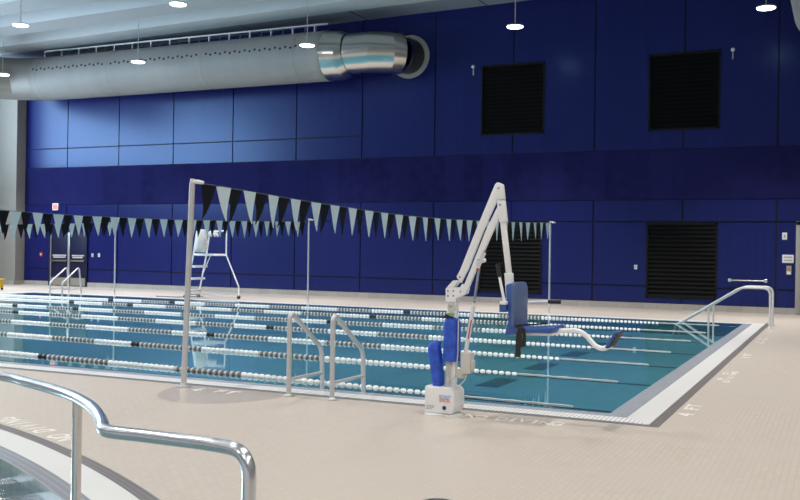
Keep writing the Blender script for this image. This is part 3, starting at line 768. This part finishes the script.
m = MB(); m.xz([(-3.240, 1.855), (-3.092, 2.150), (-3.057, 2.109), (-3.086, 2.02), (-3.162, 1.851), (-3.279, 1.59), (-3.423, 1.246), (-3.488, 1.244), (-3.398, 1.458)], 8.99, 9.03, .006); m.build('lower_arm', W_, t)
m = MB(); m.xz([(-3.145, 2.312), (-3.118, 2.335), (-3.07, 2.313), (-3.050, 2.163), (-3.115, 2.163), (-3.130, 2.20)], 8.972, 9.05, .004); m.build('arm_cap', W_, t)
m = MB(); m.xz([(-3.116, 2.157), (-3.050, 2.157), (-3.023, 1.945), (-3.090, 1.935), (-3.113, 2.029)], 8.972, 9.05, .004); m.build('arm_sleeve', W_, t)
m = MB(); m.xz([(-3.092, 1.951), (-3.037, 1.951), (-2.967, 1.43), (-3.020, 1.427)], 8.99, 9.035, .006); m.build('hanger_tube', W_, t)
m = MB(); m.xz([(-3.036, 1.436), (-2.963, 1.438), (-2.944, 1.173), (-3.011, 1.17)], 8.985, 9.06, .004); m.build('hanger_bracket', W_, t)
m = MB(); m.cyl((-3.307, 9.03, 1.55), (-3.37, 9.03, 1.09), .013, 12); m.build('actuator_rod', M['rod'], t)
m = MB(); m.cyl((-3.364, 9.03, 1.127), (-3.455, 9.03, .58), .022, 16); act = m.build('actuator_tube', M['white_plastic'], t)
m = MB(); a_, b2 = Vector((-3.388, 9.03, .955)), Vector((-3.42, 9.03, .765))
m.prism([(a_.x+.0, 9.006, a_.z), (a_.x+.012, 9.006, a_.z), (b2.x+.012, 9.006, b2.z), (b2.x-.0, 9.006, b2.z)], (0, .004, 0)); m.build('actuator_label', M['red'], act)
m = MB(); m.cyl((-3.335, 8.985, 1.545), (-3.275, 9.085, 1.558), .02, 12); m.box(-3.33, -3.275, 8.99, 9.08, 1.53, 1.575, .008); m.build('rod_clevis', W_, t)
m = MB(); m.box(-3.475, -3.365, 8.95, 9.08, .415, .63, .018); m.box(-3.375, -3.345, 8.97, 9.05, .46, .55, .01); m.box(-3.54, -3.46, 8.99, 9.07, .36, .45, .008); m.build('actuator_motor', M['offwhite'], t)
# arm warning sticker
d_ = (Vector((-3.162, 0, 1.851))-Vector((-3.279, 0, 1.59))).normalized()
def sticker(s0, s1, w0, w1, mt, nm):
    o_ = Vector((-3.355, 8.9885, 1.40)); n_ = Vector((d_.z, 0, -d_.x))
    P = [o_+d_*s0+n_*w0, o_+d_*s1+n_*w0, o_+d_*s1+n_*w1, o_+d_*s0+n_*w1]
    m = MB(); m.prism([tuple(p) for p in P], (0, .003, 0)); m.build(nm, mt, t, smooth=0)
sticker(.09, .26, -.022, .022, mat('sticker_white', (.66,.65,.66), .5), 'arm_sticker')
sticker(.268, .280, -.012, .018, M['red'], 'sticker_stripe'); sticker(.066, .078, -.010, .018, M['red'], 'sticker_stripe')
# covers
def bag(nm, pts, y0, y1, seed, amp):
    r = random.Random(seed); m = MB(); k = 22; rows = []
    for (xa, xb, z, f) in pts:
        row = []
        for j in range(k):
            a = 2*math.pi*j/k; cx, sx_ = math.cos(a), math.sin(a)
            ex = math.copysign(abs(cx)**.6, cx); ey = math.copysign(abs(sx_)**.6, sx_)
            ww = 1+amp*math.sin(3*a+z*17+seed)+r.uniform(-amp, amp)*.6
            row.append(m.bm.verts.new(((xa+xb)/2+ex*(xb-xa)/2*ww, (y0+y1)/2+ey*(y1-y0)/2*f*ww, z+r.uniform(-.006, .006))))
        rows.append(row)
    for A, B in zip(rows, rows[1:]):
        for j in range(k): m.bm.faces.new((A[j], A[(j+1) % k], B[(j+1) % k], B[j]))
    m.bm.faces.new(rows[0]); m.bm.faces.new(rows[-1])
    return m.build(nm, M['cover'], t, smooth=70)
bag('mast_cover', [(-3.672, -3.516, .532, 1), (-3.672, -3.516, .62, 1), (-3.673, -3.514, .72, 1), (-3.674, -3.514, .83, 1), (-3.672, -3.518, .91, 1), (-3.655, -3.532, .96, .85), (-3.645, -3.542, .978, .6)], 8.93, 9.11, 1, .012)
m = MB(); m.xz([(-3.66, .965), (-3.638, 1.005), (-3.60, .985), (-3.56, .982), (-3.60, .965)], 8.94, 9.0); m.build('cover_tie', M['black'], t)
bag('battery_cover', [(-3.768, -3.665, .262, .9), (-3.775, -3.668, .33, 1), (-3.795, -3.678, .42, 1), (-3.808, -3.688, .52, 1), (-3.822, -3.695, .60, .95), (-3.825, -3.70, .66, .9), (-3.808, -3.705, .705, .75), (-3.78, -3.72, .728, .45)], 8.91, 9.05, 5, .06)
# cables
m = MB()
m.tube(fillet([(-3.60, 8.96, .55), (-3.605, 8.955, .36), (-3.56, 8.94, .33), (-3.52, 8.955, .40), (-3.505, 8.965, .62), (-3.505, 8.965, .96)], .05), .006, 8)
m.tube(fillet([(-3.62, 8.97, .55), (-3.625, 8.955, .31), (-3.55, 8.95, .27), (-3.47, 8.955, .30), (-3.42, 8.97, .36), (-3.415, 8.99, .42)], .05), .006, 8)
m.tube(fillet([(-3.575, 8.97, .55), (-3.585, 8.96, .45), (-3.59, 8.97, .30)], .05), .006, 8)
m.build('cable', M['offwhite'], t)
# chair
m = MB(); m.xz([(-2.97, 1.324), (-2.912, 1.345), (-2.895, 1.335), (-2.885, .97), (-2.83, .90), (-2.85, .845), (-2.977, .834), (-2.934, 1.005), (-2.962, 1.13)], 8.84, 9.24, .012); m.build('backrest_shell', M['seat_blue'], t)
m = MB(); m.prism([(-2.90, y_, z_) for y_, z_ in fillet([(8.82, .92), (8.82, 1.35), (9.25, 1.345), (9.25, .92)], [.04, .12]) ] if False else
                  [(-2.905, p.y, p.z) for p in fillet([Vector((0, 8.82, .93)), Vector((0, 8.82, 1.352)), Vector((0, 9.25, 1.35)), Vector((0, 9.25, .93))], [.05, .12])], (.035, 0, 0), .008); m.build('backrest_cushion', M['seat_light'], t)
m = MB(); m.xz([(-2.87, .912), (-2.80, .905), (-2.60, .925), (-2.50, .938), (-2.485, .93), (-2.485, .893), (-2.52, .875), (-2.86, .868)], 8.82, 9.25, .012); m.build('seat_cushion', M['seat_blue'], t)
m = MB(); m.xz([(-2.95, .865), (-2.50, .876), (-2.50, .852), (-2.95, .836)], 8.86, 9.21, .006); m.build('seat_frame', W_, t)
m = MB(); m.tube(fillet([(-2.60, 9.05, .862), (-2.47, 9.05, .888), (-2.27, 9.05, .905), (-2.13, 9.05, .755), (-2.06, 9.05, .735), (-1.98, 9.05, .772)], [.04, .09, .07, .05]), .024, 14); m.build('footrest_tube', W_, t)
fd = Vector((.085, 0, .148)).normalized(); fn = Vector((-fd.z, 0, fd.x))
def footbox(s0, s1, n0, n1, y0, y1, mt, nm, bev=.004):
    o_ = Vector((-1.99, 0, .755))
    P = [o_+fd*s0+fn*n0, o_+fd*s1+fn*n0, o_+fd*s1+fn*n1, o_+fd*s0+fn*n1]
    m = MB(); m.xz([(p.x, p.z) for p in P], y0, y1, bev); return m.build(nm, mt, fp if nm != 'footplate' else t)
fp = footbox(0, .175, -.004, .022, 8.90, 9.22, M['seat_blue'], 'footplate')
for k in range(5): footbox(.012+k*.033, .034+k*.033, -.012, -.003, 8.905, 9.215, M['black'], 'grip_strip', .002)
# armrests
m = MB(); m.cyl((-2.93, 9.29, 1.136), (-2.665, 9.29, 1.153), .014, 12); ar = m.build('armrest', W_, t)
m = MB(); m.cyl((-2.67, 9.29, 1.153), (-2.543, 9.29, 1.154), .020, 14); m.build('hand_grip', M['black'], ar)
m = MB(); m.cyl((-2.964, 8.80, 1.15), (-3.022, 8.80, 1.41), .014, 12); ar = m.build('armrest', W_, t)
m = MB(); m.cyl((-3.020, 8.80, 1.40), (-3.040, 8.80, 1.53), .020, 14); m.build('hand_grip', M['black'], ar)
m = MB(); m.box(-3.01, -2.94, 8.78, 8.84, 1.135, 1.168, .006); m.build('armrest_pivot', W_, t)
m = MB(); m.box(-3.02, -2.95, 8.80, 8.86, 1.06, 1.14, .008); m.build('armrest_bracket', M['seat_blue'], t)
# belt
def ribbon(path, w_, th=.004):
    m = MB(); prev = None
    for i, p in enumerate(path):
        p = Vector(p); r_ = [m.bm.verts.new(p+Vector((s*w_/2, q, 0))) for s, q in ((-1, -th), (1, -th), (1, th), (-1, th))]
        if prev:
            for j in range(4): m.bm.faces.new((prev[j], prev[(j+1) % 4], r_[(j+1) % 4], r_[j]))
        else: m.bm.faces.new(r_)
        prev = r_
    m.bm.faces.new(prev); return m
ribbon([(-2.79, 8.86, .925), (-2.80, 8.815, .92), (-2.815, 8.80, .86), (-2.82, 8.80, .75), (-2.822, 8.80, .635)], .052).build('belt', M['strap'], t)
ribbon([(-2.83, 8.86, .93), (-2.775, 8.81, .91), (-2.76, 8.80, .83), (-2.765, 8.80, .75), (-2.785, 8.795, .735), (-2.80, 8.79, .80), (-2.80, 8.79, .90)], .034).build('belt', M['strap'], t)
m = MB(); m.tube([(-2.86, 8.83, .935), (-2.80, 8.86, .945), (-2.70, 8.95, .945), (-2.62, 9.03, .955)], [.016, .010, .008, .008], 8); m.build('belt', M['strap'], t)
m = MB(); m.box(-2.66, -2.60, 9.0, 9.06, .945, .965, .004); m.build('belt_buckle', M['black'], t)

# ------------------------------------------------------------------ lifeguard chair on the far deck
t = thing('lifeguard_chair', (-18.3, 25.1, 0), 'tall white lifeguard chair on the far deck', 'lifeguard chair')
Yn, Yf = 24.72, 25.40
m = MB()
for y_ in (Yn, Yf):
    st = MB(); st.tube(fillet([(-19.02, y_, .03), (-18.72, y_, 1.40), (-18.60, y_, 2.15)], .05), .024, 10); st.build('front_stile', W_, t)
st = MB(); st.tube(fillet([(-17.45, Yf, .08), (-17.45, Yf, .40), (-17.95, Yf, 1.40), (-17.95, Yf, 2.18), (-18.60, Yf, 2.15)], [.05, .05, .03]), .022, 10); st.build('rear_leg', W_, t)
st = MB(); st.tube(fillet([(-18.70, Yn, 1.40), (-17.95, Yn+.1, 1.40), (-17.95, Yf, 1.40)], .05), .022, 10); st.build('seat_rail', W_, t)
for i, z in enumerate((.24, .63, 1.02, 1.40)):
    xx = -19.02+.30*(z-.03)/1.37
    st = MB(); st.box(xx-.02, xx+(.14 if z < 1.3 else .75), Yn+.0, Yf, z-.035, z+.035, .008); st.build('step' if z < 1.3 else 'seat', W_, t)
st = MB(); st.tube(fillet([(-17.45, Yf, .09), (-19.0, Yf, .11), (-19.0, Yn, .11)], .03), .018, 8); st.build('base_bar', M['alu'], t)
st = MB(); st.cyl((-18.86, Yf, .75), (-18.55, Yf, 1.40), .015, 8); st.build('brace', W_, t)
for x, y_ in ((-17.45, Yf), (-19.02, Yf), (-19.02, Yn)):
    st = MB(); st.cyl((x, y_-.02, .06), (x, y_+.02, .06), .06, 14); st.build('caster', M['black'], t)
st = MB(); st.tube([(-18.62, Yn, 2.10), (-18.0, Yn+.1, 2.12), (-17.95, Yf, 2.18)], .02, 8); st.build('backrest', W_, t)
# towel over it
m = MB(); k = 16; rows = []
for i in range(12):
    f = i/11; z = 2.20-.72*f; wv = .10+.13*math.sin(min(1, f*1.6)*math.pi/2)-(.06 if i == 11 else 0)
    rows.append([m.bm.verts.new((-18.30+math.cos(2*math.pi*j/k)*wv*.75*(1+.12*math.sin(5*j+f*6))+.06*(1-f), Yn-.21+math.sin(2*math.pi*j/k)*wv*(1+.12*math.cos(3*j+f*9)), z)) for j in range(k)])
for A, B in zip(rows, rows[1:]):
    for j in range(k): m.bm.faces.new((A[j], A[(j+1) % k], B[(j+1) % k], B[j]))
m.bm.faces.new(rows[0]); m.bm.faces.new(rows[-1])
tag(m.build('towel', M['white_cloth'], smooth=80), 'crumpled white towel hanging on the lifeguard chair', 'towel')
m = MB()
for i in range(4):
    m.tube([(-18.62+.12*i-.1, Yf-.1, 2.05+.04*(i % 2)), (-18.50+.12*i-.1, Yf-.12, 2.10-.03*(i % 2)), (-18.46+.12*i-.1, Yf-.10, 1.98)], [.03, .05, .025], 8)
tag(m.build('cloth_bundle', M['white_cloth'], smooth=80), 'small white cloth bundle on the top rail of the lifeguard chair', 'cloth')
m = MB(); m.tube(fillet([(-20.4, 24.98, .012), (-19.7, 24.95, .012), (-19.4, 24.98, .012), (-19.34, 25.4, .012), (-19.2, 25.9, .012)], .2), .012, 8)
tag(m.build('hose', M['black'], smooth=60), 'thin dark hose lying on the far deck by the lifeguard chair', 'hose')

# ------------------------------------------------------------------ yellow bucket at the left edge
t = thing('mop_bucket', (-27.4, 24.75, 0), 'yellow wheeled bucket on the far deck at the left edge', 'bucket')
m = MB(); m.prism([(-27.62, 24.55, .08), (-27.18, 24.55, .08), (-27.18, 24.95, .08), (-27.62, 24.95, .08)], (0, 0, .30), .03); m.box(-27.66, -27.14, 24.51, 24.99, .36, .40, .012); m.build('tub', M['yellow'], t)
for x, y_ in ((-27.58, 24.6), (-27.22, 24.6), (-27.58, 24.9), (-27.22, 24.9)):
    m = MB(); m.cyl((x, y_-.02, .045), (x, y_+.02, .045), .045, 14); m.build('wheel', M['black'], t)
m = MB(); m.tube(fillet([(-27.62, 24.55, .38), (-27.62, 24.55, .62), (-27.62, 24.95, .62), (-27.62, 24.95, .38)], .06), .012, 8); m.build('handle', M['alu'], t)

# ------------------------------------------------------------------ markings and drain in the deck
def marking(txt, x, y, rot, cap, length, label):
    t = thing('deck_marking', (x, y, 0), label, 'deck marking', 'pale lettering set into the deck')
    lines = txt.split('\n'); nl = len(lines); lh = cap/(nl+(nl-1)*.25)
    for li, ln in enumerate(lines):
        nn = len(ln); wd = length/nn
        for i, ch in enumerate(ln):
            if ch == ' ': continue
            u = (i+.5)*wd-length/2; v = ((nl-1)/2-li)*lh*1.25
            k = lh/.72
            text_obj('letter', ch, k, M['marking'], at(x, y, .0012) @ rz(rot) @ at(u, v, 0) @ scl(min(2.4, wd/(k*.62)) if ch != 'I' else 1.2, 1), .0009, t, bold=.02)
marking('NO DIVING', -2.91, 8.94, 0, .18, 1.0, 'cream no diving lettering on the near deck, right of the lift base')
marking('4 FT', -6.51, 9.01, 0, .19, .62, 'cream depth lettering on the near deck by the tall flag pole')
marking('4 FT', -1.435, 10.45, 90, .15, .85, 'cream depth lettering on the right deck, nearest to the camera')
marking('NO\nDIVING', -1.40, 13.6, 90, .19, 1.3, 'two line no diving lettering on the right deck, nearest one')
marking('4 FT', -1.40, 16.55, 90, .13, .75, 'cream depth lettering on the right deck, farther one')
marking('NO\nDIVING', -1.40, 19.65, 90, .17, 1.35, 'two line no diving lettering on the right deck, farthest one')
# curved pool lettering, read from the far side
t = thing('deck_marking', (-6.5, 6.35, 0), 'cream no diving lettering curving along the small round pool', 'deck marking', 'pale lettering set into the deck')
word = 'NO DIVING'
for i, ch in enumerate(word):
    a = 67.25+i*.66
    if ch == ' ': continue
    r = SR+.15; x, y = SC.x+r*math.cos(R(a)), SC.y+r*math.sin(R(a))
    text_obj('letter', ch, .27, M['marking'], at(x, y, .0012) @ rz(a+90) @ scl(.72, 1), .0009, t, bold=.02)
m = MB(); m.lathe([(0, .004), (.12, .004), (.125, 0)], (-2.37, 5.755, 0), n=28); t = tag(m.build('floor_drain', M['drain']), 'round grey floor drain in the deck at the bottom edge', 'drain')
m = MB(); m.lathe([(.085, .0055), (.10, .0055)], (-2.37, 5.755, 0), n=28); o = m.build('ring', M['black'], None); o.parent = t

# ------------------------------------------------------------------ light
w = bpy.data.worlds.new('world'); S.world = w; w.use_nodes = True
bg = w.node_tree.nodes['Background']; bg.inputs[0].default_value = (.86, .93, 1.0, 1); bg.inputs[1].default_value = .65
def area(name, loc, rot, sx, sy, e, col):
    ld = bpy.data.lights.new(name, 'AREA'); ld.shape = 'RECTANGLE'; ld.size = sx; ld.size_y = sy; ld.energy = e; ld.color = col
    lo = bpy.data.objects.new(name, ld); COL.objects.link(lo); lo.location = loc; lo.rotation_euler = rot; return lo
# daylight through the high window band of the left wall
area('window_daylight', (XL+.02, 17.75, 7.0), (0, R(-90), 0), 4.0, 17.5, 2800, (.60, .81, 1.0))
S.view_settings.view_transform = 'Standard'; S.view_settings.look = 'None'; S.view_settings.gamma = 1; S.view_settings.use_curve_mapping = False
S.view_settings.exposure = 0.0
